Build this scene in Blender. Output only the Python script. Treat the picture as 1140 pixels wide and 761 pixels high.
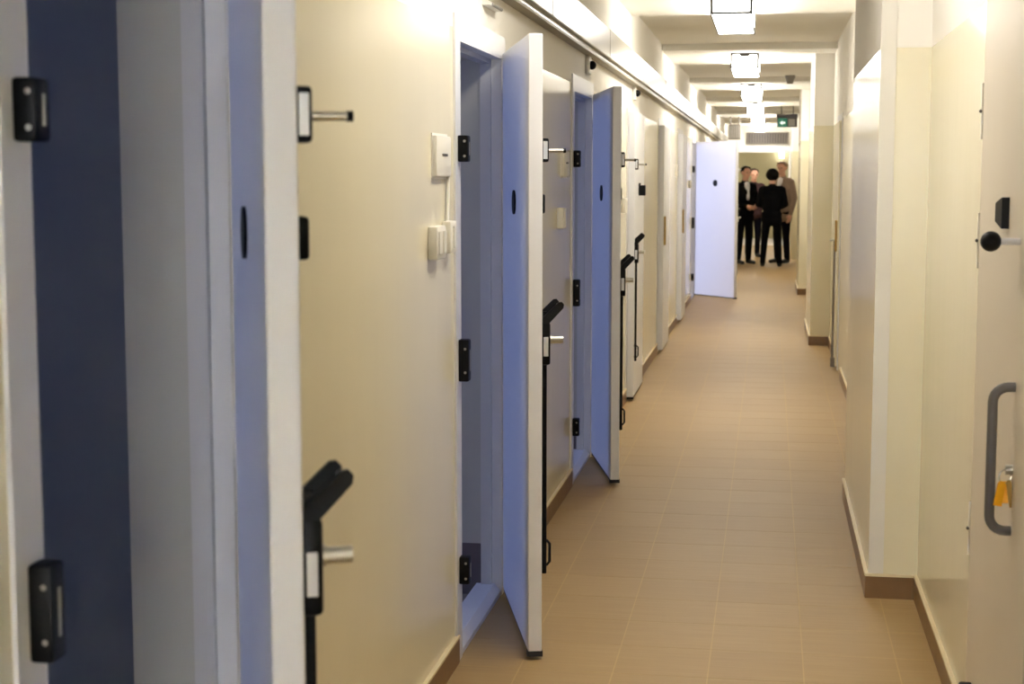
import bpy, bmesh, math, random
import numpy as np
from mathutils import Vector, Matrix

random.seed(7)
for o in list(bpy.data.objects):
    bpy.data.objects.remove(o)
scene = bpy.context.scene
COL = scene.collection

# ------------------------------------------------------------------ camera
F_PX, YAW, PITCH, EYE = 1740.0, math.radians(9.3468), math.radians(6.0527), 1.6
cam_data = bpy.data.cameras.new('camera')
cam = bpy.data.objects.new('camera', cam_data)
COL.objects.link(cam)
cam.location = (0, 0, EYE)
cam.rotation_euler = (math.pi / 2 - PITCH, 0, YAW)
cam_data.sensor_width = 36.0
cam_data.lens = 36.0 * F_PX / 1140.0
cam_data.clip_start = 0.05
cam_data.clip_end = 200
cam_data.dof.use_dof = True
cam_data.dof.focus_distance = 6.0
cam_data.dof.aperture_fstop = 6.3
scene.camera = cam

# ------------------------------------------------------------------ world, exposure
world = bpy.data.worlds.new('world')
scene.world = world
world.use_nodes = True
bg = world.node_tree.nodes['Background']
bg.inputs[0].default_value = (0.45, 0.6, 1.0, 1)
bg.inputs[1].default_value = 0.2
vs = scene.view_settings
vs.view_transform = 'Standard'
vs.look = 'None'
vs.gamma = 1.0
vs.use_curve_mapping = False
vs.exposure = 1.16
LAMP_STRENGTH = 9.0
LAMP_COLOR = (1.0, 0.955, 0.885, 1)
DAYLIGHT_W = 20.0
DAYLIGHT_COLOR = (0.33, 0.45, 1.0)

# measurements of the corridor (metres)
XL, XR, XP = -1.0, 0.575, 0.393          # left wall, right wall, right pilaster face
Y0, Y1 = -3.0, 36.5                      # back of the corridor, end wall
ZC, ZB = 2.80, 2.74                      # bay ceiling, beam soffit
WT = 0.20                                # left wall thickness
ZW = 2.07                                # top of the glossy paint
DOORS = [(2.0, 22.5), (5.0, 15.5), (8.0, 13.5), (11.1, 0.0), (14.2, 0.0), (17.2, 0.0), (20.28, 41.0)]
DW, DH = 0.79, 2.035

# daylight: one soft light in the window of each open cell
for (dy, ang) in (DOORS[0], DOORS[1], DOORS[2], DOORS[6]):
    ld = bpy.data.lights.new('cell_daylight', 'AREA')
    ld.shape = 'RECTANGLE'
    ld.size, ld.size_y = 1.0, 0.9
    ld.energy = DAYLIGHT_W * (3.2 if dy > 15 else 0.6 if dy < 3 else 1.0)
    ld.color = DAYLIGHT_COLOR if dy < 15 else (0.66, 0.70, 1.0)
    lo = bpy.data.objects.new('cell_daylight', ld)
    COL.objects.link(lo)
    lo.location = (-4.53, dy - 0.55, 1.75)
    lo.rotation_euler = (0, -math.pi / 2, 0)   # shines towards +X

# daylight of the window at the corridor's near end, behind the viewpoint
ld = bpy.data.lights.new('corridor_daylight', 'AREA')
ld.shape = 'RECTANGLE'
ld.size, ld.size_y = 1.1, 1.3
ld.energy = 290.0
ld.color = (0.82, 0.88, 1.0)
lo = bpy.data.objects.new('corridor_daylight', ld)
COL.objects.link(lo)
lo.location = (-0.2, Y0 + 0.03, 1.65)
lo.rotation_euler = (math.pi / 2, 0, math.pi)       # shines towards +Y

# ------------------------------------------------------------------ materials
def srgb(r, g, b):
    def c(v):
        v /= 255.0
        return v / 12.92 if v <= 0.04045 else ((v + 0.055) / 1.055) ** 2.4
    return (c(r), c(g), c(b), 1)

MATS = {}
def mat(name, color, rough=0.5, metal=0.0, coat=0.0, noise=0.05, scale=8.0, stretch=(1, 1, 1), bump=0.0, coat_rough=0.1, emit=None, spec=0.5):
    m = bpy.data.materials.new(name)
    m.use_nodes = True
    nt = m.node_tree
    b = nt.nodes['Principled BSDF']
    b.inputs['Roughness'].default_value = rough
    b.inputs['Metallic'].default_value = metal
    b.inputs['Coat Weight'].default_value = coat
    b.inputs['Coat Roughness'].default_value = coat_rough
    b.inputs['Specular IOR Level'].default_value = spec
    geo = nt.nodes.new('ShaderNodeNewGeometry')
    mp = nt.nodes.new('ShaderNodeMapping')
    mp.inputs['Scale'].default_value = stretch
    nt.links.new(geo.outputs['Position'], mp.inputs['Vector'])
    n = nt.nodes.new('ShaderNodeTexNoise')
    n.inputs['Scale'].default_value = scale
    n.inputs['Detail'].default_value = 4
    nt.links.new(mp.outputs['Vector'], n.inputs['Vector'])
    mix = nt.nodes.new('ShaderNodeMix')
    mix.data_type = 'RGBA'
    lo = tuple(max(0, c * (1 - noise * 2)) for c in color[:3]) + (1,)
    hi = tuple(min(1, c * (1 + noise * 2)) for c in color[:3]) + (1,)
    mix.inputs['A'].default_value = lo
    mix.inputs['B'].default_value = hi
    nt.links.new(n.outputs['Fac'], mix.inputs['Factor'])
    nt.links.new(mix.outputs['Result'], b.inputs['Base Color'])
    if bump:
        bp = nt.nodes.new('ShaderNodeBump')
        bp.inputs['Strength'].default_value = bump
        bp.inputs['Distance'].default_value = 0.01
        nt.links.new(n.outputs['Fac'], bp.inputs['Height'])
        nt.links.new(bp.outputs['Normal'], b.inputs['Normal'])
        nt.links.new(bp.outputs['Normal'], b.inputs['Coat Normal'])
    if emit:
        b.inputs['Emission Color'].default_value = emit[0]
        b.inputs['Emission Strength'].default_value = emit[1]
    MATS[name] = m
    return m

def wall_paint(name, low, high, zline):
    """glossy oil paint up to zline, matt distemper above"""
    m = bpy.data.materials.new(name)
    m.use_nodes = True
    nt = m.node_tree
    b = nt.nodes['Principled BSDF']
    geo = nt.nodes.new('ShaderNodeNewGeometry')
    sep = nt.nodes.new('ShaderNodeSeparateXYZ')
    nt.links.new(geo.outputs['Position'], sep.inputs[0])
    st = nt.nodes.new('ShaderNodeMath')
    st.operation = 'GREATER_THAN'
    st.inputs[1].default_value = zline
    nt.links.new(sep.outputs['Z'], st.inputs[0])
    mp = nt.nodes.new('ShaderNodeMapping')
    mp.inputs['Scale'].default_value = (1.0, 1.0, 0.3)      # brush marks run up and down
    nt.links.new(geo.outputs['Position'], mp.inputs['Vector'])
    n = nt.nodes.new('ShaderNodeTexNoise')
    n.inputs['Scale'].default_value = 2.2
    n.inputs['Detail'].default_value = 3
    nt.links.new(mp.outputs['Vector'], n.inputs['Vector'])
    lowmix = nt.nodes.new('ShaderNodeMix'); lowmix.data_type = 'RGBA'
    lowmix.inputs['A'].default_value = tuple(c * 0.96 for c in low[:3]) + (1,)
    lowmix.inputs['B'].default_value = tuple(min(1, c * 1.03) for c in low[:3]) + (1,)
    nt.links.new(n.outputs['Fac'], lowmix.inputs['Factor'])
    mix = nt.nodes.new('ShaderNodeMix'); mix.data_type = 'RGBA'
    nt.links.new(st.outputs[0], mix.inputs['Factor'])
    nt.links.new(lowmix.outputs['Result'], mix.inputs['A'])
    mix.inputs['B'].default_value = high
    nt.links.new(mix.outputs['Result'], b.inputs['Base Color'])
    rr = nt.nodes.new('ShaderNodeMapRange')
    rr.inputs['To Min'].default_value = 0.2
    rr.inputs['To Max'].default_value = 0.8
    nt.links.new(st.outputs[0], rr.inputs['Value'])
    nt.links.new(rr.outputs['Result'], b.inputs['Roughness'])
    bp = nt.nodes.new('ShaderNodeBump')
    bp.inputs['Strength'].default_value = 0.12
    bp.inputs['Distance'].default_value = 0.02
    nt.links.new(n.outputs['Fac'], bp.inputs['Height'])
    nt.links.new(bp.outputs['Normal'], b.inputs['Normal'])
    MATS[name] = m
    return m

wall_paint('wall', srgb(230, 222, 194), srgb(240, 236, 227), ZW)
mat('white_paint', srgb(240, 237, 228), 0.75, noise=0.015, scale=3, bump=0.02)
mat('leaf_paint', srgb(226, 226, 230), 0.35, noise=0.01, scale=3)
mat('frame_paint', srgb(222, 221, 222), 0.35, noise=0.01, scale=3)
mat('right_leaf', srgb(214, 203, 186), 0.38, noise=0.02, scale=3)
mat('duct_paint', srgb(176, 170, 156), 0.25, noise=0.02, scale=3)
mat('duct_rail', srgb(150, 140, 118), 0.5, noise=0.03)
mat('cell_wall', srgb(112, 114, 116), 0.6, noise=0.03, scale=2)
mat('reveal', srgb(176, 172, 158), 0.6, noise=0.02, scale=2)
mat('rebate', srgb(190, 187, 182), 0.5, noise=0.02, scale=2)
mat('cell_floor', srgb(120, 112, 104), 0.5, noise=0.05)
mat('cell_skirt', srgb(92, 84, 84), 0.5, noise=0.04)
mat('black', srgb(8, 8, 10), 0.5, noise=0.02, spec=0.15)
mat('black_soft', srgb(22, 22, 24), 0.6, noise=0.03)
mat('steel', srgb(190, 188, 182), 0.28, metal=0.9, noise=0.02)
mat('grey_inlay', srgb(205, 207, 212), 0.3, metal=0.3, noise=0.02)
mat('grey_tube', srgb(88, 82, 76), 0.4, noise=0.02)
mat('plastic', srgb(226, 222, 212), 0.45, noise=0.01)
mat('plastic_grey', srgb(150, 146, 138), 0.5, noise=0.02)
mat('dark_mark', srgb(62, 58, 54), 0.5, noise=0.02)
mat('grout', srgb(188, 160, 113), 0.7, noise=0.04, scale=20)
mat('skirting', srgb(120, 88, 50), 0.35, noise=0.06, scale=10)
mat('skirt_lit_edge', srgb(226, 210, 172), 0.4, noise=0.02)  # pale colour stands for light on the tiles' top edge
mat('lamp_white', (1, 1, 1, 1), 0.5, noise=0.0, emit=(LAMP_COLOR, LAMP_STRENGTH))
mat('lamp_white_dim', (1, 1, 1, 1), 0.5, noise=0.0, emit=(LAMP_COLOR, LAMP_STRENGTH * 0.8))  # weaker glow for the out-of-view near lamp, set to balance the near walls
mat('lamp_frame', srgb(66, 64, 60), 0.6, metal=0.0, noise=0.02)
mat('yellow_tag', srgb(240, 170, 12), 0.4, noise=0.03)
mat('brass', srgb(150, 120, 60), 0.35, metal=0.8, noise=0.03)
mat('olive_wall', srgb(182, 173, 136), 0.7, noise=0.03, scale=2)
mat('pale_floor', srgb(214, 206, 200), 0.4, noise=0.03)
mat('grille_grey', srgb(120, 112, 104), 0.5, noise=0.03)
mat('sign_green', srgb(10, 92, 70), 0.4, noise=0.02, emit=(srgb(10, 92, 70), 0.35))
mat('sign_white', srgb(235, 245, 240), 0.4, noise=0.0, emit=(srgb(225, 245, 238), 0.4))
mat('sign_dark', srgb(78, 74, 74), 0.5, noise=0.02)
mat('skin', srgb(222, 170, 146), 0.55, noise=0.03)
mat('suit_black', srgb(9, 9, 12), 0.9, spec=0.1, noise=0.06, scale=30)
mat('suit_navy', srgb(13, 13, 24), 0.9, spec=0.1, noise=0.06, scale=30)
mat('dark_red', srgb(48, 16, 20), 0.8, noise=0.06, scale=30)
mat('taupe', srgb(150, 128, 112), 0.8, noise=0.06, scale=30)
mat('shirt_white', srgb(232, 228, 232), 0.7, noise=0.03, scale=30)
mat('hair_black', srgb(13, 10, 9), 0.8, spec=0.15, noise=0.1, scale=60)
mat('hair_brown', srgb(58, 38, 28), 0.6, noise=0.1, scale=60)
mat('hair_blond', srgb(150, 120, 92), 0.6, noise=0.1, scale=60)
mat('shoe', srgb(9, 8, 9), 0.6, noise=0.03)
mat('glass', srgb(200, 215, 225), 0.05, noise=0.0)

def tile_material():
    m = bpy.data.materials.new('floor_tile')
    m.use_nodes = True
    nt = m.node_tree
    b = nt.nodes['Principled BSDF']
    geo = nt.nodes.new('ShaderNodeNewGeometry')
    mp = nt.nodes.new('ShaderNodeMapping')
    mp.inputs['Scale'].default_value = (1.2, 26.0, 1)         # fine ribs run across the corridor
    nt.links.new(geo.outputs['Position'], mp.inputs['Vector'])
    n = nt.nodes.new('ShaderNodeTexNoise')
    n.inputs['Scale'].default_value = 2.5
    n.inputs['Detail'].default_value = 5
    nt.links.new(mp.outputs['Vector'], n.inputs['Vector'])
    oi = nt.nodes.new('ShaderNodeObjectInfo')
    mix = nt.nodes.new('ShaderNodeMix'); mix.data_type = 'RGBA'
    mix.inputs['A'].default_value = srgb(158, 128, 81)
    mix.inputs['B'].default_value = srgb(180, 151, 102)
    ad = nt.nodes.new('ShaderNodeMath'); ad.operation = 'MULTIPLY_ADD'
    ad.inputs[1].default_value = 0.18
    nt.links.new(oi.outputs['Random'], ad.inputs[0])
    sc = nt.nodes.new('ShaderNodeMath'); sc.operation = 'MULTIPLY'
    sc.inputs[1].default_value = 0.85
    nt.links.new(n.outputs['Fac'], sc.inputs[0])
    nt.links.new(sc.outputs[0], ad.inputs[2])
    nt.links.new(ad.outputs[0], mix.inputs['Factor'])
    nt.links.new(mix.outputs['Result'], b.inputs['Base Color'])
    b.inputs['Roughness'].default_value = 0.5
    bp = nt.nodes.new('ShaderNodeBump')
    bp.inputs['Strength'].default_value = 0.12
    bp.inputs['Distance'].default_value = 0.003
    nt.links.new(n.outputs['Fac'], bp.inputs['Height'])
    nt.links.new(bp.outputs['Normal'], b.inputs['Normal'])
    MATS['floor_tile'] = m
tile_material()

# ------------------------------------------------------------------ mesh helpers
class MB:
    def __init__(self):
        self.bm = bmesh.new()
    def box(self, x0, x1, y0, y1, z0, z1, bevel=0.0, M=None):
        x0, x1 = min(x0, x1), max(x0, x1); y0, y1 = min(y0, y1), max(y0, y1); z0, z1 = min(z0, z1), max(z0, z1)
        g = bmesh.ops.create_cube(self.bm, size=1.0)
        vs_ = g['verts']
        bmesh.ops.scale(self.bm, vec=(x1 - x0, y1 - y0, z1 - z0), verts=vs_)
        bmesh.ops.translate(self.bm, vec=((x0 + x1) / 2, (y0 + y1) / 2, (z0 + z1) / 2), verts=vs_)
        if bevel:
            ed = list({e for v in vs_ for e in v.link_edges})
            r = bmesh.ops.bevel(self.bm, geom=ed, offset=bevel, segments=2, affect='EDGES', profile=0.5)
            vs_ = list({v for f in r['faces'] for v in f.verts} | {v for v in vs_ if v.is_valid})
        if M is not None:
            bmesh.ops.transform(self.bm, matrix=M, verts=[v for v in vs_ if v.is_valid])
        return self
    def cyl(self, a, b, r0, r1=None, seg=16):
        a, b = Vector(a), Vector(b)
        r1 = r0 if r1 is None else r1
        d = b - a
        q = d.to_track_quat('Z', 'Y').to_matrix().to_4x4()
        M = Matrix.Translation((a + b) / 2) @ q
        bmesh.ops.create_cone(self.bm, cap_ends=True, segments=seg, radius1=r0, radius2=r1, depth=d.length, matrix=M)
        return self
    def ball(self, c, r, sc=(1, 1, 1), u=16, v=10):
        M = Matrix.Translation(c) @ Matrix.Diagonal((r * sc[0], r * sc[1], r * sc[2], 1))
        bmesh.ops.create_uvsphere(self.bm, u_segments=u, v_segments=v, radius=1.0, matrix=M)
        return self
    def tube(self, pts, r, seg=10, closed=False):
        pts = [Vector(p) for p in pts]
        rings = []
        n = len(pts)
        for i, p in enumerate(pts):
            if closed:
                t = pts[(i + 1) % n] - pts[i - 1]
            else:
                t = pts[min(i + 1, n - 1)] - pts[max(i - 1, 0)]
            q = t.normalized().to_track_quat('Z', 'Y')
            rings.append([self.bm.verts.new(p + q @ Vector((r * math.cos(2 * math.pi * k / seg), r * math.sin(2 * math.pi * k / seg), 0))) for k in range(seg)])
        m = n if closed else n - 1
        for i in range(m):
            A, B = rings[i], rings[(i + 1) % n]
            # choose the ring offset that avoids twisting
            off = min(range(seg), key=lambda s: sum((A[k].co - B[(k + s) % seg].co).length for k in range(0, seg, 3)))
            for k in range(seg):
                self.bm.faces.new((A[k], A[(k + 1) % seg], B[(k + 1 + off) % seg], B[(k + off) % seg]))
        if not closed:
            self.bm.faces.new(rings[0][::-1]); self.bm.faces.new(rings[-1])
        return self
    def prism(self, poly, axis, a, b):
        """poly: list of 2D points in the plane normal to axis ('x','y','z'), extruded from a to b"""
        def P(p, t):
            return {'x': (t, p[0], p[1]), 'y': (p[0], t, p[1]), 'z': (p[0], p[1], t)}[axis]
        A = [self.bm.verts.new(P(p, a)) for p in poly]
        B = [self.bm.verts.new(P(p, b)) for p in poly]
        n = len(poly)
        self.bm.faces.new(A); self.bm.faces.new(B[::-1])
        for i in range(n):
            self.bm.faces.new((A[i], B[i], B[(i + 1) % n], A[(i + 1) % n]))
        return self
    def mesh(self, name, material, smooth=False):
        bmesh.ops.recalc_face_normals(self.bm, faces=self.bm.faces)
        me = bpy.data.meshes.new(name)
        self.bm.to_mesh(me); self.bm.free()
        mats_ = material if isinstance(material, (list, tuple)) else [material]
        for k in mats_:
            me.materials.append(MATS[k])
        if smooth:
            me.polygons.foreach_set('use_smooth', [True] * len(me.polygons))
            try:
                me.set_sharp_from_angle(angle=math.radians(40))
            except Exception:
                pass
        return me
    def build(self, name, material, parent=None, smooth=False):
        o = bpy.data.objects.new(name, self.mesh(name, material, smooth))
        COL.objects.link(o)
        o.parent = parent
        return o

def tag(o, label=None, cat=None, group=None, kind=None):
    if label: o['label'] = label
    if cat: o['category'] = cat
    if group: o['group'] = group
    if kind: o['kind'] = kind
    return o

def empty(name, loc=(0, 0, 0), rz=0.0, parent=None):
    e = bpy.data.objects.new(name, None)
    e.empty_display_size = 0.1
    COL.objects.link(e)
    e.location = loc
    e.rotation_euler = (0, 0, rz)
    e.parent = parent
    return e

# ------------------------------------------------------------------ floor
floor = MB().box(XL - 0.08, XR + 0.02, Y0, Y1 + 0.4, -0.20, -0.0004).build('floor', 'grout')
tag(floor, 'beige ceramic tile floor running down the corridor', 'floor', kind='structure')
TP, TJ = 0.3055, 0.0045
GX = -0.784                              # measured joint line
col_edges = [GX + TP * k for k in range(-1, 6)]
y_first = 5.215 - 5 * TP
tile_meshes = {}
def tile_mesh(x0, x1):
    w = round(x1 - x0, 4)
    if w not in tile_meshes:
        b = MB().box(-w / 2 + TJ / 2, w / 2 - TJ / 2, -TP / 2 + TJ / 2, TP / 2 - TJ / 2, -0.010, 0.0)
        tile_meshes[w] = b.mesh('floor_tile', 'floor_tile')
    return tile_meshes[w]
n_tile = 0
far_tiles = MB()
row_lo, row_hi = -22, int((Y1 + 0.2 - y_first) / TP)
for j in range(row_lo, row_hi):
    yc = y_first + TP * (j + 0.5)
    for k in range(-1, 6):
        xa, xb = GX + TP * k, GX + TP * (k + 1)
        xa, xb = max(xa, XL - 0.003), min(xb, XR + 0.003)
        if xb - xa < 0.02:
            continue
        if j >= 0 and n_tile < 300:
            o = bpy.data.objects.new('floor_tile', tile_mesh(xa, xb))
            COL.objects.link(o)
            o.parent = floor
            o.location = ((xa + xb) / 2, yc, random.uniform(-0.0001, 0.0001))
            n_tile += 1
        else:
            far_tiles.box(xa + TJ / 2, xb - TJ / 2, yc - TP / 2 + TJ / 2, yc + TP / 2 - TJ / 2, -0.014, 0.0)
tag(far_tiles.build('floor_tiles', 'floor_tile', floor), kind='stuff')

# ------------------------------------------------------------------ ceiling, beams
ceiling = MB().box(XL - WT, XR + 0.2, Y0, Y1 + 0.2, ZC, ZC + 0.12).build('ceiling', 'white_paint')
tag(ceiling, 'white plastered corridor ceiling', 'ceiling', kind='structure')
LAMPS = [4.05] + [9.95 + 4.95 * k for k in range(0, 6)]
for i, ly in enumerate(LAMPS):
    y1_ = min(ly + 1.42, Y1)
    b = MB().box(XL, XR, ly - 0.38, y1_, ZB, ZC + 0.01).build('trim_%d' % (i + 1), 'white_paint')  # shallow drop added to sharpen the edges of the lamplit strips
    tag(b, 'broad shallow white ceiling beam added to sharpen the lit strip, number %s along the corridor' % ['one', 'two', 'three', 'four', 'five', 'six', 'seven', 'eight', 'nine'][i], 'beam', kind='structure')

# ------------------------------------------------------------------ left wall with openings
wl = MB()
prev = Y0
for (dy, ang) in DOORS:
    wl.box(XL - WT, XL, prev, dy, 0, ZC)
    wl.box(XL - WT, XL, dy, dy + DW, DH, ZC)
    prev = dy + DW
wl.box(XL - WT, XL, prev, Y1 + 0.2, 0, ZC)
wall_left = wl.build('wall_left', 'wall')
tag(wall_left, 'cream gloss painted wall pierced by the row of cell doors', 'wall', kind='structure')

# right wall with pilasters
PIL = [(5.985, 7.9), (15.07, 16.9), (21.5, 23.2), (30.6, 32.0)]
wr = MB().box(XR, XR + 0.2, Y0, Y1 + 0.2, 0, ZC)
wall_right = wr.build('wall_right', 'wall')
tag(wall_right, 'cream gloss painted wall with shallow pilasters facing the cells', 'wall', kind='structure')
for i, (a, b) in enumerate(PIL):
    p = MB().box(XP, XR + 0.01, a, b, 0, ZC).build('pilaster', 'wall', wall_right)
guard = MB()
guard.box(XP + 0.0005, XP + 0.056, PIL[0][0] - 0.004, PIL[0][0] + 0.002, 0.095, 2.6)
guard.build('corner_guard', 'plastic', wall_right)

wbm = MB().box(XL - WT, -0.75, Y0 - 0.2, Y0, 0, ZC).box(0.35, XR + 0.2, Y0 - 0.2, Y0, 0, ZC)
wbm.box(-0.75, 0.35, Y0 - 0.2, Y0, 0, 1.0).box(-0.75, 0.35, Y0 - 0.2, Y0, 2.3, ZC)
wb = wbm.build('wall_back', 'wall')
win = empty('window_5', (-0.2, Y0 - 0.1, 1.0))
tag(win, 'tall window at the corridor end behind the viewpoint', 'window', kind='structure')
wfm = MB()
wfm.box(-0.55, -0.49, -0.03, 0.03, 0, 1.3).box(0.49, 0.55, -0.03, 0.03, 0, 1.3).box(-0.03, 0.03, -0.03, 0.03, 0.06, 1.24)
wfm.box(-0.49, 0.49, -0.03, 0.03, 0, 0.06).box(-0.49, 0.49, -0.03, 0.03, 1.24, 1.3)
wfm.build('window_frame', 'frame_paint', win)
tag(wb, 'cream wall with a window closing the corridor behind the viewpoint', 'wall', kind='structure')

# ------------------------------------------------------------------ skirting tiles
def skirting(name, runs, label):
    """runs: (axis, fixed, normal_sign, a, b)"""
    root = empty(name)
    tag(root, label, 'baseboard', kind='structure')
    n = 0
    for (axis, fix, sg, a, b) in runs:
        cap = MB()
        k = a
        while k < b - 0.01:
            e = min(k + TP, b)
            m = MB()
            if axis == 'y':
                m.box(fix, fix + sg * 0.012, k + 0.001, e - 0.001, 0.0, 0.085)
            else:
                m.box(k + 0.001, e - 0.001, fix, fix + sg * 0.012, 0.0, 0.085)
            m.build('skirting_tile', 'skirting', root)
            k = e
        if axis == 'y':
            cap.box(fix, fix + sg * 0.014, a, b, 0.085, 0.094)
        else:
            cap.box(a, b, fix, fix + sg * 0.014, 0.085, 0.094)
        cap.build('lit_top_edge', 'skirt_lit_edge', root)  # strip paints the light caught along the top of the skirting
    return root
runs = []
prev = 3.0
for (dy, ang) in DOORS[1:]:
    runs.append(('y', XL, 1, prev if prev > 3 else DOORS[0][0] + DW + 0.06, dy - 0.06)); prev = dy + DW + 0.06
runs.append(('y', XL, 1, prev, 26.0))
skirting('baseboard_left', runs, 'brown tile skirting below the cell door wall')
rr_ = []
pv = 4.55
for (a, b) in PIL[:3]:
    rr_.append(('y', XR, -1, pv, a - 0.012) if pv > 16 or pv < 5 else ('y', XR, -1, pv, 12.55))
    if 7 < pv < 9:
        rr_.append(('y', XR, -1, 14.35, a - 0.012))
    rr_.append(('x', a, -1, XP - 0.012, XR))
    rr_.append(('y', XP, -1, a, b))
    pv = b
skirting('baseboard_right', rr_, 'brown tile skirting stepping around the pilasters')

# ------------------------------------------------------------------ cells behind the open doors
for i, (dy, ang) in enumerate((DOORS[0], DOORS[1], DOORS[2], DOORS[6])):
    ya, yb = dy - 1.75, dy + DW + 0.16
    xa, xb = -4.6, XL - WT
    nm = ['first', 'second', 'third', 'farthest'][i]
    w = MB()
    w.box(xa - 0.15, xb, ya - 0.1, ya, 0, 2.8)
    w.box(xa - 0.15, xb, yb, yb + 0.1, 0, 2.8)
    wy0, wy1, wz0, wz1 = dy - 1.1, dy, 1.25, 2.25
    w.box(xa - 0.15, xa, ya, wy0, 0, 2.8)
    w.box(xa - 0.15, xa, wy1, yb, 0, 2.8)
    w.box(xa - 0.15, xa, wy0, wy1, 0, wz0)
    w.box(xa - 0.15, xa, wy0, wy1, wz1, 2.8)
    w.box(xb - 0.004, xb, ya, dy, 0, 2.8)
    o = w.build('wall_cell_%d' % (i + 1), 'cell_wall')
    tag(o, 'slate blue walls inside the %s open cell' % nm, 'wall', kind='structure')
    o2 = MB().box(xa, xb, yb - 0.006, yb, 0, 0.2).build('skirting', 'cell_skirt', o)
    f = MB().box(xa, XL - 0.08, ya, yb, -0.2, 0.0).build('floor_cell_%d' % (i + 1), 'cell_floor')
    tag(f, 'dark floor inside the %s open cell' % nm, 'floor', kind='structure')
    c = MB().box(xa, xb, ya, yb, 2.8, 2.9).build('ceiling_cell_%d' % (i + 1), 'white_paint')
    tag(c, 'ceiling inside the %s open cell' % nm, 'ceiling', kind='structure')
    win = empty('window_%d' % (i + 1), (xa - 0.07, (wy0 + wy1) / 2, wz0))
    tag(win, 'barred outside window of the %s open cell' % nm, 'window', kind='structure')
    hw = (wy1 - wy0) / 2
    fr = MB()
    fr.box(-0.03, 0.03, -hw, -hw + 0.05, 0, 1.0); fr.box(-0.03, 0.03, hw - 0.05, hw, 0, 1.0)
    fr.box(-0.03, 0.03, -hw + .05, hw - .05, 0, 0.05); fr.box(-0.03, 0.03, -hw + .05, hw - .05, 0.95, 1.0)
    fr.build('window_frame', 'frame_paint', win)
    for q in range(5):
        yy = -hw + 0.05 + (q + 0.5) * (2 * hw - 0.1) / 5
        MB().cyl((-0.05, yy, 0.02), (-0.05, yy, 0.98), 0.009, seg=8).build('bar', 'grey_tube', win)

# ------------------------------------------------------------------ cell doors
ORD = ['first', 'second', 'third', 'fourth', 'fifth', 'sixth', 'seventh']
def lock_hardware(leaf, L, T, sx):
    """three-point lock on the outer face near the free edge; local: hinge at origin, leaf along -Y, outer face at x = sx*T"""
    def X(v): return sx * (T + v)
    u0, u1 = -(L - 0.012), -(L - 0.06)
    uc = (u0 + u1) / 2
    # upper lock
    p = MB().box(X(-0.002), X(0.022), u0, u1, 1.645, 1.722, bevel=0.006).build('upper_lock_case', 'black', leaf, True)
    MB().box(X(0.003), X(0.017), u0 - 0.003, u0 + 0.004, 1.655, 1.712, bevel=0.001).build('upper_lock_plate', 'grey_inlay', leaf)
    k = MB().cyl((X(0.015), uc, 1.682), (X(0.072), uc, 1.682), 0.0065, seg=14)
    k.build('upper_thumb_bar', 'steel', leaf, True)
    MB().cyl((X(0.071), uc, 1.682), (X(0.080), uc, 1.682), 0.0075, seg=14).build('bar_tip', 'black', leaf, True)
    # main lock body
    MB().box(X(-0.002), X(0.029), u0, u1, 0.985, 1.125, bevel=0.008).build('main_lock_case', 'black', leaf, True)
    MB().box(X(0.005), X(0.021), u0 - 0.003, u0 + 0.004, 1.015, 1.078, bevel=0.001).build('main_lock_plate', 'grey_inlay', leaf)
    MB().cyl((X(0.026), uc, 1.067), (X(0.034), uc, 1.067), 0.016, seg=18).build('knob_rose', 'steel', leaf, True)
    MB().cyl((X(0.03), uc, 1.067), (X(0.072), uc, 1.067), 0.0125, seg=18).build('lock_knob', 'steel', leaf, True)
    # folding lever: two cheeks rising out at 45 degrees
    def lever(y0, y1, shift):
        poly = [(0.000, 1.105), (0.024, 1.105), (0.024, 1.122), (0.071, 1.172), (0.073, 1.184), (0.066, 1.192), (0.056, 1.191), (0.004, 1.142), (0.0, 1.13)]
        return MB().prism([(X(a + shift), z - shift * 0.6) for a, z in poly], 'y', y0, y1)
    lever(u0 + 0.002, u0 + 0.014, 0.0).build('lever_cheek', 'black', leaf)
    lever(u1 - 0.014, u1 - 0.002, -0.013).build('lever_cheek', 'black', leaf)
    MB().cyl((X(0.058), u0 + 0.012, 1.179), (X(0.058), u1 - 0.012, 1.179), 0.008, seg=12).build('lever_pin', 'steel', leaf, True)
    # rod running down to the floor bolt
    MB().box(X(0.004), X(0.019), uc - 0.008, uc + 0.008, 0.285, 0.99, bevel=0.003).build('bolt_rod', 'black', leaf)
    MB().box(X(0.004), X(0.019), uc - 0.008, uc + 0.008, 1.12, 1.16).build('bolt_rod', 'black', leaf)
    g = [(X(0.0), uc, 0.315), (X(0.022), uc, 0.315), (X(0.03), uc, 0.325), (X(0.03), uc, 0.385), (X(0.022), uc, 0.395), (X(0.0), uc, 0.395)]
    MB().tube(g, 0.005, seg=8).build('rod_guide', 'black', leaf, True)

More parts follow.
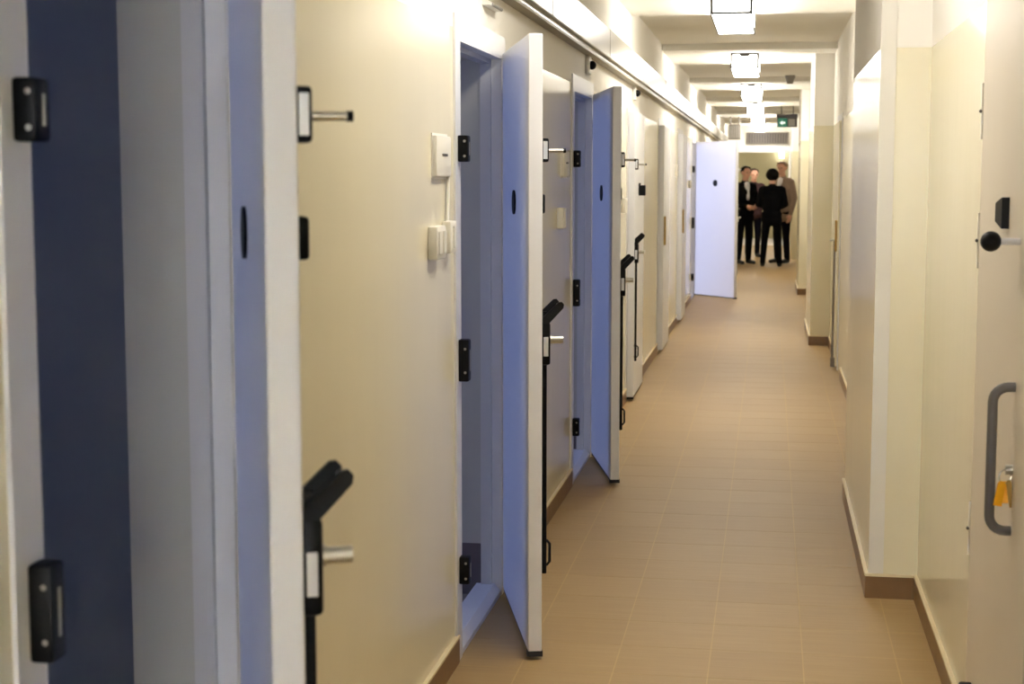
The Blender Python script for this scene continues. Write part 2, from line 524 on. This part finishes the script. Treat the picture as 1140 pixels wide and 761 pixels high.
def make_door(i, y0, ang, side, label, hardware=True, T=0.046, leaf_mat='leaf_paint'):
    """side = +1: in the left wall, opening into the corridor; -1: in the right wall"""
    sx = side
    xw = XL if side > 0 else XR
    root = empty('door_%d' % (i + 1), (xw, y0 + DW, 0))
    tag(root, label, 'door', kind='structure')
    # steel frame (local: hinge jamb at y=0, strike jamb at y=-DW)
    def X(v): return sx * v
    fr = MB()
    jw = 0.08
    d_in = -WT * 0.35 if side > 0 else -0.01
    e_ = 0.004 if side > 0 else 0.0
    fr.box(X(d_in), X(0.008), -DW - jw, -DW + e_, 0, DH + jw)
    fr.box(X(d_in), X(0.008), -e_, jw, 0, DH + jw)
    fr.box(X(d_in), X(0.008), -DW + e_, -e_, DH - e_, DH + jw)
    frame = fr.build('door_frame', 'frame_paint', root)
    if side > 0:
        MB().prism([(X(-0.09), 0.0), (X(0.004), 0.0), (X(0.004), 0.018), (X(-0.02), 0.045), (X(-0.09), 0.045)], 'y', -DW + 0.002, -0.002).build('threshold', 'frame_paint', frame)
        rb = MB().box(X(d_in), X(-0.03), -0.022, 0, 0.03, DH).box(X(d_in), X(-0.03), -DW, -0.022, DH - 0.022, DH)
        rb.build('frame_rebate', 'rebate', frame)
        rv = MB()
        rv.box(X(-WT), X(d_in), -0.006, 0, 0.2, DH)
        rv.box(X(-WT), X(d_in), -DW, -DW + 0.006, 0.0, DH)
        rv.box(X(-WT), X(d_in), -DW + .006, -0.006, DH - 0.006, DH)
        rv.build('reveal_lining', 'reveal', frame)
        MB().box(X(-WT), X(d_in), -0.008, 0, 0.0, 0.2).build('reveal_skirting', 'cell_skirt', frame)
        for zc, hh in () if ang < 5 else ((1.688, 0.085), (1.003, 0.138), (0.305, 0.092)):
            MB().box(X(0.006), X(0.042), -DW - 0.046, -DW - 0.002, zc - hh / 2, zc + hh / 2, bevel=0.006).build('strike_box', 'black', frame, True)
            for dz in (-0.28, 0.28):
                MB().cyl((X(0.030), -DW - 0.0465, zc + dz * hh), (X(0.030), -DW - 0.0445, zc + dz * hh), 0.0045, seg=10).build('screw', 'plastic_grey', frame)
            MB().box(X(0.041), X(0.0428), -DW - 0.028, -DW - 0.019, zc - hh * 0.25, zc + hh * 0.25).build('strike_slot', 'plastic_grey', frame)
    # leaf
    L = 0.832
    lm = MB().box(0, sx * T, -L, 0.0, 0.028, DH + 0.018, bevel=0.004)
    leaf = lm.build('door_leaf', leaf_mat, root)
    leaf.location = (sx * 0.009, 0.01, 0)
    leaf.rotation_euler = (0, 0, math.radians(ang) * sx)
    if hardware:
        lock_hardware(leaf, L, T, sx)
        # spy hole: oval plate inside, square flap cover outside
        oc = MB().cyl((sx * 0.001, -0.42, 1.51), (sx * -0.006, -0.42, 1.51), 0.042, seg=24)
        oc.build('spyhole', 'black', leaf, True)
        fl = MB()
        fl.box(sx * T, sx * (T + 0.012), -0.505, -0.435, 1.47, 1.55, bevel=0.003)
        if ang < 5:
            fl.box(sx * T, sx * (T + 0.05), -0.5, -0.45, 1.46, 1.535, bevel=0.004)
        else:
            fl.box(sx * T, sx * (T + 0.036), -0.62, -0.56, 1.475, 1.54, bevel=0.006)
        fl.build('spyhole_cover', 'black', leaf)
        MB().box(sx * -0.002, sx * (T + 0.003), -L - 0.002, -L + 0.03, 0.012, 0.03).build('leaf_shoe', 'black_soft', leaf)
        MB().box(sx * 0.004, sx * (T - 0.004), -L + 0.03, -0.01, 0.016, 0.029).build('draught_strip', 'black_soft', leaf)
    else:
        MB().box(sx * T, sx * (T + 0.02), -L + 0.01, -L + 0.03, 0.98, 1.24, bevel=0.004).build('pull_plate', 'brass', leaf)
    for z in (0.25, 1.05, 1.8):
        MB().cyl((sx * 0.006, 0.012, z), (sx * 0.006, 0.012, z + 0.12), 0.011, seg=12).build('hinge', 'frame_paint', root, True)
    return root

LBL = ['white steel cell door nearest the viewpoint, standing ajar with black lever lock',
       'bluish white steel cell door ajar beside the light switches, second from viewpoint',
       'bluish white steel cell door ajar, third from the viewpoint',
       'shut white cell door with black lever lock and square spyhole, just past the ajar third door',
       'shut pale cell door, fifth along the left wall',
       'shut pale cell door just before the far wide open lilac door',
       'far lilac white cell door swung out into the corridor by the people']
for i, (dy, ang) in enumerate(DOORS):
    make_door(i, dy, ang, 1, LBL[i], hardware=i not in (4, 5))
rdoor = make_door(7, 13.2, 0.0, -1, 'shut cream door with thin dark lock rod in the right wall recess', hardware=False, T=0.016, leaf_mat='wall')
MB().cyl((-0.045, -0.79, 0.02), (-0.045, -0.79, 1.07), 0.010, seg=10).build('lock_rod', 'grille_grey', rdoor, True)
MB().box(-0.06, -0.02, -0.82, -0.76, 0.02, 0.10, bevel=0.006).build('rod_foot', 'grille_grey', rdoor, True)
MB().cyl((-0.02, -0.79, 1.075), (-0.085, -0.79, 1.075), 0.009, seg=10).build('rod_handle', 'steel', rdoor, True)

# near right-hand door: pale leaf, grey pull handle, ball knob and keys
rd = empty('door_9', (XR, 4.44, 0))
tag(rd, 'pale door at the right edge with grey pull handle and hanging keys', 'door', kind='structure')
rf = MB()
rf.box(-0.006, 0.0, -0.02, 0.05, 0.0, 2.16); rf.box(-0.006, 0.0, -1.05, -0.02, 2.10, 2.16); rf.box(-0.006, 0.0, -1.05, -0.98, 0.0, 2.10)
rf.build('door_frame', 'wall', rd)
rl = MB().box(-0.012, 0.0, -0.975, -0.03, 0.02, 2.09, bevel=0.002).build('door_leaf', 'right_leaf', rd)
for z0, z1 in ((1.70, 1.85), (1.35, 1.50), (0.55, 0.70)):
    MB().cyl((-0.012, -0.012, z0), (-0.012, -0.012, z1), 0.0035, seg=10).build('hinge', 'plastic', rd, True)
    MB().ball((-0.016, -0.012, (z0 + z1) / 2), 0.005).build('hinge_pin', 'dark_mark', rd, True)
R = 0.05
hx, hz0, hz1, hy = -0.061, 0.782, 1.118, -0.74
pts = [(-0.008, hy, hz0)]
for k in range(7):
    t = k / 6 * math.pi / 2
    pts.append((hx + 0.035 - 0.035 * math.sin(t), hy, hz0 + 0.035 - 0.035 * math.cos(t)))
for k in range(7):
    t = k / 6 * math.pi / 2
    pts.append((hx + 0.035 - 0.035 * math.cos(t), hy, hz1 - 0.035 + 0.035 * math.sin(t)))
pts.append((-0.008, hy, hz1))
MB().tube(pts, 0.0115, seg=14).build('pull_handle', 'grey_tube', rl, True)
MB().cyl((-0.012, -0.74, 1.452), (-0.066, -0.74, 1.452), 0.008, seg=12).build('bolt_shaft', 'frame_paint', rl, True)
MB().ball((-0.077, -0.74, 1.452), 0.0235, u=24, v=16).build('ball_knob', 'black', rl, True)
MB().prism([(-0.56, 1.475), (-0.45, 1.49), (-0.45, 1.535), (-0.56, 1.55)], 'x', -0.010, -0.030).build('spyhole_cover', 'black', rl)
MB().cyl((-0.01, -0.735, 0.925), (-0.028, -0.735, 0.925), 0.012, seg=14).build('key_cylinder', 'steel', rl, True)
MB().box(-0.045, -0.003, -0.17, -0.13, 0.15, 0.225, bevel=0.008).build('bolt_guide', 'black', rl, True)
MB().cyl((-0.01, -0.72, 0.36), (-0.05, -0.80, 0.26), 0.011, seg=12).build('foot_lever', 'frame_paint', rl, True)
# bunch of keys hanging in that lock
keys = empty('key_bunch', (XR - 0.022, 3.702, 0.915))
tag(keys, 'small bunch of keys with yellow tags hanging in the right door', 'keys')
ring = [(0.0, 0.016 * math.cos(t), -0.006 + 0.016 * math.sin(t)) for t in [2 * math.pi * q / 16 for q in range(16)]]
ring = [(-0.006 + p[1] * 0.9, p[1] * 0.3, p[2]) for p in ring]
MB().tube(ring, 0.0016, seg=6, closed=True).build('key_ring', 'steel', keys, True)
def tagmesh(w, h, t=0.004):
    return MB().prism([(-w / 2, 0), (-w * 0.25, 0.006), (w * 0.25, 0.006), (w / 2, 0), (w / 2, -h), (-w / 2, -h)], 'y', -t / 2, t / 2)
for k, (dx, dz, w, h, m_, rz) in enumerate(((-0.014, -0.022, 0.020, 0.052, 'yellow_tag', 0.35), (0.003, -0.02, 0.012, 0.058, 'brass', -0.3), (-0.004, -0.024, 0.015, 0.045, 'yellow_tag', 0.0))):
    o = tagmesh(w, h).build('key_tag' if m_ == 'yellow_tag' else 'key_blade', m_, keys)
    o.location = (dx, -0.006 + 0.005 * k, dz); o.rotation_euler = (0, rz * 0.5, rz)

# ------------------------------------------------------------------ duct on the left wall
duct = empty('wall_duct', (XL, 0, 2.25))
tag(duct, 'long white boxed cable duct high on the cell door wall', 'duct')
k = Y0 + 0.02
while k < 34:
    e = k + 2.45
    MB().box(0.0, 0.062, k + 0.001, e - 0.001, 0.035, 0.205, bevel=0.006).build('duct_cover', 'duct_paint', duct)
    MB().box(0.061, 0.064, e - 0.04, e + 0.04, 0.042, 0.198).build('joint_strip', 'duct_paint', duct)
    k = e
MB().box(0.0, 0.05, Y0 + 0.02, 34, 0.0, 0.012).build('lower_rail', 'duct_rail', duct)
MB().box(0.0, 0.040, Y0 + 0.02, 34, 0.012, 0.036).build('rail_web', 'duct_paint', duct)

# ------------------------------------------------------------------ wall fittings beside the doors
def call_lamp(y, lab):
    r = empty('call_lamp', (XL, y, 2.2))
    tag(r, lab, 'indicator lamp', 'call lamps above the cell doors')
    MB().box(0.0, 0.022, -0.06, 0.06, -0.05, 0.05, bevel=0.006).build('lamp_base', 'plastic', r)
    MB().ball((0.03, 0.0, 0.0), 0.024).build('lamp_dome', 'black', r, True)
def call_bracket(y, lab):
    r = empty('cable_clip', (XL, y, 2.205))
    tag(r, lab, 'clip')
    MB().prism([(0.0, -0.012), (0.03, -0.012), (0.03, -0.004), (0.008, 0.012), (0.0, 0.012)], 'y', -0.12, 0.12).build('clip_plate', 'plastic', r)
    MB().cyl((0.03, -0.1, -0.008), (0.03, 0.1, -0.008), 0.006, seg=8).build('clip_edge', 'plastic_grey', r, True)
call_lamp(8.575, 'small wall lamp with black dome above the ajar third door')
call_lamp(11.52, 'small wall lamp with black dome above the shut fourth door')
call_bracket(5.56, 'small white clip on the wall above the second ajar door')

def intercom(y, z, lab):
    r = empty('intercom_panel', (XL, y, z))
    tag(r, lab, 'intercom', 'intercom panels beside the cell doors')
    MB().box(0.0, 0.018, -0.105, 0.105, -0.062, 0.062, bevel=0.006).build('panel', 'plastic', r, True)
    MB().box(0.017, 0.0195, -0.03, 0.045, 0.0, 0.008).build('nameplate', 'dark_mark', r)
    MB().box(0.0, 0.004, -0.112, 0.112, -0.069, 0.069).build('back_plate', 'plastic', r)
def switch(y, z, lab, w=0.13, keys_=2):
    r = empty('light_switch', (XL, y, z))
    tag(r, lab, 'switch', 'switches beside the cell doors')
    MB().box(0.0, 0.03, -w / 2, w / 2, -0.05, 0.05, bevel=0.006).build('switch_box', 'plastic', r, True)
    for q in range(keys_):
        yc = -w / 4 + q * w / 2 if keys_ == 2 else 0
        MB().box(0.029, 0.035, yc - w * 0.13, yc + w * 0.13, -0.034, 0.034, bevel=0.002).build('rocker', 'plastic', r)
        MB().box(0.0295, 0.031, yc + w * 0.14, yc + w * 0.155, -0.034, 0.034).build('rocker_gap', 'dark_mark', r)
intercom(4.70, 1.66, 'white intercom panel beside the second door, nearest the viewpoint')
switch(4.60, 1.402, 'double white light switch below the nearest intercom panel')
switch(4.78, 1.412, 'narrow white switch box close to the second door frame', 0.09, 1)
cb = MB().tube([(XL + 0.008, 4.80, 1.61), (XL + 0.008, 4.795, 1.53), (XL + 0.008, 4.785, 1.455)], 0.006, seg=8).build('surface_cable', 'plastic', None, True)
tag(cb, 'short white surface cable between nearest intercom and switch', 'cable')
intercom(7.62, 1.66, 'white intercom panel beside the third door')
switch(7.45, 1.40, 'white light switch below the intercom of the third door', 0.12, 1)
switch(10.72, 1.40, 'white light switch beside the shut fourth door', 0.12, 1)
switch(12.05, 1.335, 'white key switch on the wall past the fourth door', 0.10, 1)
switch(12.0, 0.49, 'white socket low on the wall past the fourth door', 0.10, 1)
intercom(16.9, 1.66, 'small intercom panel beside the sixth door')
switch(19.55, 1.50, 'small white switch by the far wide open door', 0.1, 1)

# ------------------------------------------------------------------ ceiling lights
LW, LL, LZ = 0.262, 1.42, 2.60
LAMPX = -0.258
LAMP_LBL = {1: 'nearest box ceiling light in view, large and bright at the top edge',
            2: 'second box ceiling light in view from the front',
            3: 'third box ceiling light in view from the front',
            4: 'fourth box ceiling light in view, above the far open door',
            5: 'fifth box ceiling light in view, small and near the exit sign',
            6: 'farthest box ceiling light, in front of the wide grille',
            0: 'box ceiling light out of view above the second cell door'}
def ceiling_light(x, y, lab, w=LW, l=LL, zt=ZB, glow='lamp_white'):
    r = empty('ceiling_light', (x, y, LZ))
    tag(r, lab, 'ceiling light', 'box ceiling lights')
    h = zt - LZ
    MB().box(-w / 2 + 0.004, w / 2 - 0.004, 0.004, l - 0.004, 0.004, h - 0.012).build('diffuser', glow, r)
    t = 0.019
    fr = MB()
    for yy in (0, l - t):
        for xx in (-w / 2, w / 2 - t):
            fr.box(xx, xx + t, yy, yy + t, 0, h)
        fr.box(-w / 2 + t, w / 2 - t, yy, yy + t * 0.8, 0, t * 0.8)
        fr.box(-w / 2 + t, w / 2 - t, yy, yy + t * 0.8, h - t, h)
    for xx in (-w / 2, w / 2 - t * 0.5):
        fr.box(xx, xx + t * 0.5, t, l - t, 0, t * 0.5)
        fr.box(xx, xx + t * 0.5, t, l - t, h - t, h)
    fr.build('light_frame', 'lamp_frame', r)
    MB().box(-0.045, 0.045, -0.012, 0.004, h - 0.035, h - 0.006, bevel=0.003).build('clip', 'lamp_frame', r)
for i, ly in enumerate(LAMPS):
    ceiling_light(LAMPX if i else -0.31, ly, LAMP_LBL[i], glow='lamp_white' if i else 'lamp_white_dim')  # first lamp shifted left and dimmed to even out the near walls

# smoke detector on the ceiling
sd = empty('smoke_detector', (0.21, 19.25, ZC))
tag(sd, 'small grey smoke detector on the ceiling right of the lights', 'smoke detector')
MB().cyl((0, 0, 0), (0, 0, -0.03), 0.06, seg=24).build('detector_base', 'plastic_grey', sd, True)
MB().cyl((0, 0, -0.03), (0, 0, -0.10), 0.055, 0.035, seg=24).build('detector_head', 'plastic_grey', sd, True)

# ------------------------------------------------------------------ end of the corridor
OX0, OX1, OZ = -0.80, 0.40, 2.14
we = MB()
we.box(XL, OX0, Y1, Y1 + 0.2, 0, ZC)
we.box(OX1, XR, Y1, Y1 + 0.2, 0, ZC)
we.box(OX0, OX1, Y1, Y1 + 0.2, OZ, ZC)
tag(we.build('wall_end', 'white_paint'), 'white wall with a doorway closing the far corridor end', 'wall', kind='structure')
df = MB()
df.box(OX0 - 0.08, OX0, Y1 - 0.03, Y1 + 0.2, 0, OZ + 0.15)
df.box(OX1, OX1 + 0.08, Y1 - 0.03, Y1 + 0.2, 0, OZ + 0.15)
df.box(OX0, OX1, Y1 - 0.03, Y1 + 0.2, OZ, OZ + 0.15)
tag(df.build('trim_10', 'frame_paint'), 'white frame of the far doorway', 'door frame', kind='structure')
gr = empty('vent_grille', (-0.09, Y1 - 0.03, 2.46))
tag(gr, 'wide grey slatted grille above the far doorway', 'grille')
gf = MB()
gf.box(-0.48, 0.48, -0.02, 0.03, 0.115, 0.135); gf.box(-0.48, 0.48, -0.02, 0.03, -0.135, -0.115)
gf.box(-0.48, -0.46, -0.02, 0.03, -0.115, 0.115); gf.box(0.46, 0.48, -0.02, 0.03, -0.115, 0.115)
gf.build('grille_frame', 'grille_grey', gr)
MB().box(-0.46, 0.46, 0.02, 0.03, -0.115, 0.115).build('grille_back', 'sign_dark', gr)
for q in range(16):
    MB().box(-0.45 + q * 0.059, -0.45 + q * 0.059 + 0.03, -0.012, 0.012, -0.115, 0.115).build('slat', 'grille_grey', gr)
vb = empty('ventilation_box', (-0.70, 30.6, 2.30))
tag(vb, 'grey ribbed ventilation box hung high left above the far open door', 'vent box')
MB().box(-0.115, 0.115, 0.0, 0.25, 0.0, 0.29, bevel=0.01).build('box_body', 'grille_grey', vb)
for q in range(5):
    MB().box(-0.1 + q * 0.042, -0.1 + q * 0.042 + 0.02, -0.012, 0.002, 0.03, 0.26).build('rib', 'plastic_grey', vb)
for xx in (-0.08, 0.08):
    MB().cyl((xx, 0.12, 0.285), (xx, 0.12, ZC - 2.30), 0.012, seg=8).build('hanger', 'grille_grey', vb)

es = empty('exit_sign', (0.265, 27.6, 2.44))
tag(es, 'green exit sign with white arrow hanging under the far ceiling', 'sign')
MB().box(-0.17, 0.17, 0.0, 0.07, 0.0, 0.16, bevel=0.006).build('sign_housing', 'sign_dark', es)
MB().box(-0.18, 0.18, -0.01, 0.08, 0.16, 0.225, bevel=0.006).build('sign_top', 'sign_dark', es)
MB().box(-0.155, 0.0, -0.006, 0.001, 0.0, 0.155).build('green_panel', 'sign_green', es)
ar = MB().prism([(-0.125, 0.075), (-0.08, 0.115), (-0.08, 0.09), (-0.035, 0.09), (-0.035, 0.06), (-0.08, 0.06), (-0.08, 0.035)], 'y', -0.009, -0.005)
ar.build('arrow', 'sign_white', es)
MB().box(0.02, 0.13, -0.006, 0.001, 0.02, 0.14).build('grey_panel', 'plastic_grey', es)
for xx in (-0.1, 0.1):
    MB().cyl((xx, 0.035, 0.22), (xx, 0.035, ZC - 2.44), 0.008, seg=8).build('hanger', 'sign_dark', es)

# room beyond the doorway
fr_ = MB().box(-2.6, 2.2, Y1 + 0.4, 41.0, -0.2, 0.0).build('floor_far', 'pale_floor')
tag(fr_, 'pale floor of the room beyond the far doorway', 'floor', kind='structure')
wf = MB()
wf.box(-2.6, 2.2, 41.0, 41.2, 0, 2.9); wf.box(-2.8, -2.6, Y1 + 0.2, 41.2, 0, 2.9); wf.box(2.2, 2.4, Y1 + 0.2, 41.2, 0, 2.9)
wf.box(-2.6, XL - WT, Y1 + .1, Y1 + 0.2, 0, 2.9); wf.box(XR + 0.2, 2.2, Y1 + .1, Y1 + 0.2, 0, 2.9)
tag(wf.build('wall_far', 'olive_wall'), 'olive yellow walls of the room beyond the doorway', 'wall', kind='structure')
cf = MB().box(-2.6, 2.2, Y1 + 0.2, 41.2, 2.9, 3.0).build('ceiling_far', 'white_paint')
tag(cf, 'ceiling of the room beyond the far doorway', 'ceiling', kind='structure')
ceiling_light(-0.3, 38.0, 'unseen box ceiling light added to light the olive room beyond the doorway', zt=2.9)  # fixture added out of sight to light the far room
wlmp = empty('wall_lamp', (0.27, 40.98, 2.06))
tag(wlmp, 'small bright upright wall lamp in the olive room beyond', 'lamp')
MB().box(-0.06, 0.06, -0.02, 0.02, 0.0, 0.22).build('lamp_back', 'plastic', wlmp)
MB().cyl((0, -0.06, 0.0), (0, -0.06, 0.24), 0.055, seg=16).build('lamp_shade', 'lamp_white', wlmp, True)

# ------------------------------------------------------------------ people
def capsule_pts(bm, a, b, ra, rb):
    a, b = Vector(a), Vector(b)
    d = b - a
    if d.length > 1e-5:
        q = d.to_track_quat('Z', 'Y').to_matrix().to_4x4()
        bmesh.ops.create_cone(bm, cap_ends=True, segments=16, radius1=ra, radius2=rb, depth=d.length, matrix=Matrix.Translation((a + b) / 2) @ q)
        bmesh.ops.create_uvsphere(bm, u_segments=16, v_segments=10, radius=rb, matrix=Matrix.Translation(b))
    bmesh.ops.create_uvsphere(bm, u_segments=16, v_segments=10, radius=ra, matrix=Matrix.Translation(a))

def person(loc, rz, H, label, top, legs, hair, hair_scale=1.0, stance=0.10, wrists=None, elbows=None, shirt=None, lean=0.0, long_hair=False, jacket_z=None, head_turn=0.0):
    s = H / 1.76
    caps = []                                       # (a, b, ra, rb, material)
    def C(a, b, ra, rb, m):
        caps.append((Vector(a), Vector(b), ra, rb, m))
    mats_ = ['skin', top, legs, 'shoe', shirt or 'shirt_white']
    SK, TO, LE, SH, SW = range(5)
    for sd in (-1, 1):
        hip, kn, an = (sd * 0.085, 0, 0.90), (sd * (0.05 + stance * 0.5), 0.015, 0.49), (sd * stance, -0.02, 0.085)
        C(hip, kn, 0.092, 0.066, LE); C(kn, an, 0.064, 0.052, LE)
        C((sd * stance, -0.03, 0.05), (sd * stance * 1.12, 0.15, 0.035), 0.042, 0.034, SH)
    C((-0.075, 0, 0.95), (0.075, 0, 0.95), 0.112, 0.112, LE if jacket_z is None else TO)
    if jacket_z:
        C((-0.08, 0, jacket_z), (0.08, 0, jacket_z), 0.113, 0.113, TO)
    C((-0.07, 0, 1.10), (0.07, 0, 1.10), 0.108, 0.108, TO)
    C((-0.07, lean * .5, 1.10), (-0.09, lean, 1.32), 0.105, 0.11, TO); C((0.07, lean * .5, 1.10), (0.09, lean, 1.32), 0.105, 0.11, TO)
    C((-0.10, lean, 1.30), (0.10, lean, 1.30), 0.112, 0.112, TO)
    C((-0.155, lean, 1.42), (0.155, lean, 1.42), 0.066, 0.066, TO)
    C((0, lean, 1.44), (-0.0, lean, 1.47), 0.085, 0.07, TO)
    C((0, lean, 1.47), (0, lean + 0.015, 1.56), 0.055, 0.053, SK)
    if shirt:
        C((0, lean + 0.085, 1.20), (0, lean + 0.062, 1.44), 0.036, 0.05, SW)
    wr = wrists or [(-0.24, 0.07, 0.86), (0.24, 0.07, 0.86)]
    el = elbows or [(-0.245, -0.03, 1.13), (0.245, -0.03, 1.13)]
    for k, sd in enumerate((-1, 1)):
        sh = (sd * 0.185, lean, 1.41)
        C(sh, el[k], 0.062, 0.05, TO); C(el[k], wr[k], 0.049, 0.036, TO)
        w, e = Vector(wr[k]), Vector(el[k])
        d = (w - e).normalized()
        C(w, w + d * 0.075, 0.029, 0.033, SK)
    # head
    hd = Vector((0, lean + 0.025, 1.645))
    ct, st_ = math.cos(head_turn), math.sin(head_turn)
    def HD(x, y, z): return (hd.x + x * ct - y * st_, hd.y + x * st_ + y * ct, hd.z + z)
    C(HD(0, -0.02, 0.03), HD(0, 0.012, 0.025), 0.083, 0.08, SK)
    C(HD(0, 0.03, -0.045), HD(0, 0.045, -0.075), 0.056, 0.037, SK)
    C(HD(0, 0.088, 0.012), HD(0, 0.108, -0.022), 0.008, 0.014, SK)          # nose
    C(HD(-0.03, 0.078, 0.03), HD(0.03, 0.078, 0.03), 0.012, 0.012, SK)      # brow
    C(HD(-0.02, 0.075, -0.052), HD(0.02, 0.075, -0.052), 0.010, 0.010, SK)  # mouth
    for sd in (-1, 1):
        C(HD(sd * 0.083, -0.008, 0.018), HD(sd * 0.08, 0.0, -0.02), 0.016, 0.010, SK)   # ears
    bm = bmesh.new()
    for (a, b, ra, rb, m) in caps:
        capsule_pts(bm, a, b, ra, rb)
    me0 = bpy.data.meshes.new('tmp'); bm.to_mesh(me0); bm.free()
    tmp = bpy.data.objects.new('tmp', me0); COL.objects.link(tmp)
    md = tmp.modifiers.new('r', 'REMESH'); md.mode = 'VOXEL'; md.voxel_size = 0.0125
    ms = tmp.modifiers.new('s', 'SMOOTH'); ms.iterations = 3; ms.factor = 0.5
    dg = bpy.context.evaluated_depsgraph_get()
    me = bpy.data.meshes.new_from_object(tmp.evaluated_get(dg))
    bpy.data.objects.remove(tmp); bpy.data.meshes.remove(me0)
    # material of each face: the nearest capsule's
    n = len(me.polygons)
    cen = np.zeros(n * 3); me.polygons.foreach_get('center', cen); cen = cen.reshape(-1, 3)
    best = np.full(n, 1e9); idx = np.zeros(n, dtype=np.int32)
    for (a, b, ra, rb, m) in caps:
        A, B = np.array(a), np.array(b)
        d = B - A; L2 = max(d @ d, 1e-9)
        t = np.clip(((cen - A) @ d) / L2, 0, 1)
        dist = np.linalg.norm(cen - (A + t[:, None] * d), axis=1) - (ra + (rb - ra) * t)
        better = dist < best
        best[better] = dist[better]; idx[better] = m
    # add fingers, eyes and lips to the same mesh
    me.materials.clear()
    bm = bmesh.new(); bm.from_mesh(me)
    for f, k in zip(bm.faces, idx):
        f.material_index = int(k); f.smooth = True
    def addtube(p0, p1, p2, r0, r1, mi):
        b2 = MB(); b2.cyl(p0, p1, r0, (r0 + r1) / 2, 8); b2.ball(p1, (r0 + r1) / 2, u=8, v=6); b2.cyl(p1, p2, (r0 + r1) / 2, r1, 8); b2.ball(p2, r1, u=8, v=6)
        mm = bpy.data.meshes.new('f'); b2.bm.to_mesh(mm); b2.bm.free()
        k0 = len(bm.faces); bm.from_mesh(mm); bpy.data.meshes.remove(mm)
        bm.faces.ensure_lookup_table()
        for f in bm.faces[k0:]:
            f.material_index = mi; f.smooth = True
    for k, sd in enumerate((-1, 1)):
        w, e = Vector(wr[k]), Vector(el[k])
        d = (w - e).normalized()
        side = d.cross(Vector((sd, 0.15, 0))).normalized()
        inn = side.cross(d).normalized() * (1 if side.cross(d).x * sd < 0 else -1)
        for q in range(4):
            off = side * ((q - 1.5) * 0.019)
            Lq = (0.062, 0.076, 0.080, 0.068)[q]
            p0 = w + d * 0.085 + off
            p1 = p0 + d * Lq * 0.5 + inn * 0.006
            p2 = p1 + d * Lq * 0.42 + inn * 0.022
            addtube(p0, p1, p2, 0.0088, 0.0068, SK)
        t0 = w + d * 0.03 + side * 0.03
        addtube(t0, t0 + side * 0.022 + d * 0.03 + inn * 0.008, t0 + side * 0.024 + d * 0.058 + inn * 0.016, 0.0105, 0.0075, SK)
    for sd in (-1, 1):
        b2 = MB().ball(HD(sd * 0.032, 0.085, 0.010), 0.0095, u=10, v=8)
        mm = bpy.data.meshes.new('f'); b2.bm.to_mesh(mm); b2.bm.free()
        k0 = len(bm.faces); bm.from_mesh(mm); bpy.data.meshes.remove(mm); bm.faces.ensure_lookup_table()
        for f in bm.faces[k0:]:
            f.material_index = SH; f.smooth = True
    bm.to_mesh(me); bm.free()
    for k in mats_:
        me.materials.append(MATS[k])
    me.name = 'person'
    o = bpy.data.objects.new('person', me)
    COL.objects.link(o)
    o.location = loc; o.rotation_euler = (0, 0, rz); o.scale = (s, s, s)
    tag(o, label, 'person')
    # hair: a shell over crown and back of the head
    hb = MB()
    bmesh.ops.create_uvsphere(hb.bm, u_segments=28, v_segments=20, radius=1.0)
    rnd = random.Random(int(H * 1000))
    for v in list(hb.bm.verts):
        x, y, z = v.co
        low = 0.42 + 0.35 * y if y > -0.1 else (-1.05 if long_hair else -0.45)
        if abs(x) > 0.6 and y < 0.45:
            low = -0.9 if long_hair else -0.05
        if z < low:
            v.co.z = low
            v.co.x *= 0.9; v.co.y *= 0.9
        r_ = hair_scale * (1.0 + rnd.uniform(-0.02, 0.03) * (3 if hair_scale > 1.1 else 1))
        v.co = Vector((v.co.x * 0.095 * r_, v.co.y * 0.108 * r_, v.co.z * 0.092 * r_ + (0.0 if z > 0 else 0)))
    for v in hb.bm.verts:
        x, y, z = v.co
        v.co = Vector(HD(x, y - 0.012, z + 0.038))
    hb.build('hair', hair, o, True)
    return o

pi = math.pi
# back-turned person in black, centre (local facing is +Y, away from the camera)
person((0.03, 28.1, 0), 0.0, 1.70, 'person in a black jacket and trousers seen from behind, centre of the group',
       'suit_black', 'suit_black', 'hair_black', hair_scale=1.2, stance=0.15, elbows=[(-0.255, 0.0, 1.14), (0.25, 0.0, 1.14)], wrists=[(-0.17, 0.20, 1.10), (0.17, 0.2, 1.08)], long_hair=True, jacket_z=0.86)
person((0.22, 29.3, 0), pi * 0.78, 1.86, 'fair-haired person in taupe jacket and white shirt at the right of the group',
       'taupe', 'suit_navy', 'hair_blond', stance=0.11, shirt='shirt_white', jacket_z=0.80, head_turn=0.2)
person((-0.46, 28.9, 0), -pi * 0.80, 1.77, 'person in a dark suit and white shirt partly hidden by the far open door',
       'suit_black', 'suit_black', 'hair_black', stance=0.11, shirt='shirt_white', jacket_z=0.84,
       elbows=[(-0.25, 0.0, 1.14), (0.25, 0.0, 1.14)], wrists=[(-0.10, 0.2, 1.06), (0.10, 0.2, 1.06)])
person((-0.33, 31.4, 0), -pi * 0.9, 1.74, 'person in dark red and navy clothes standing at the back of the group',
       'dark_red', 'suit_navy', 'hair_brown', stance=0.10, jacket_z=0.86)
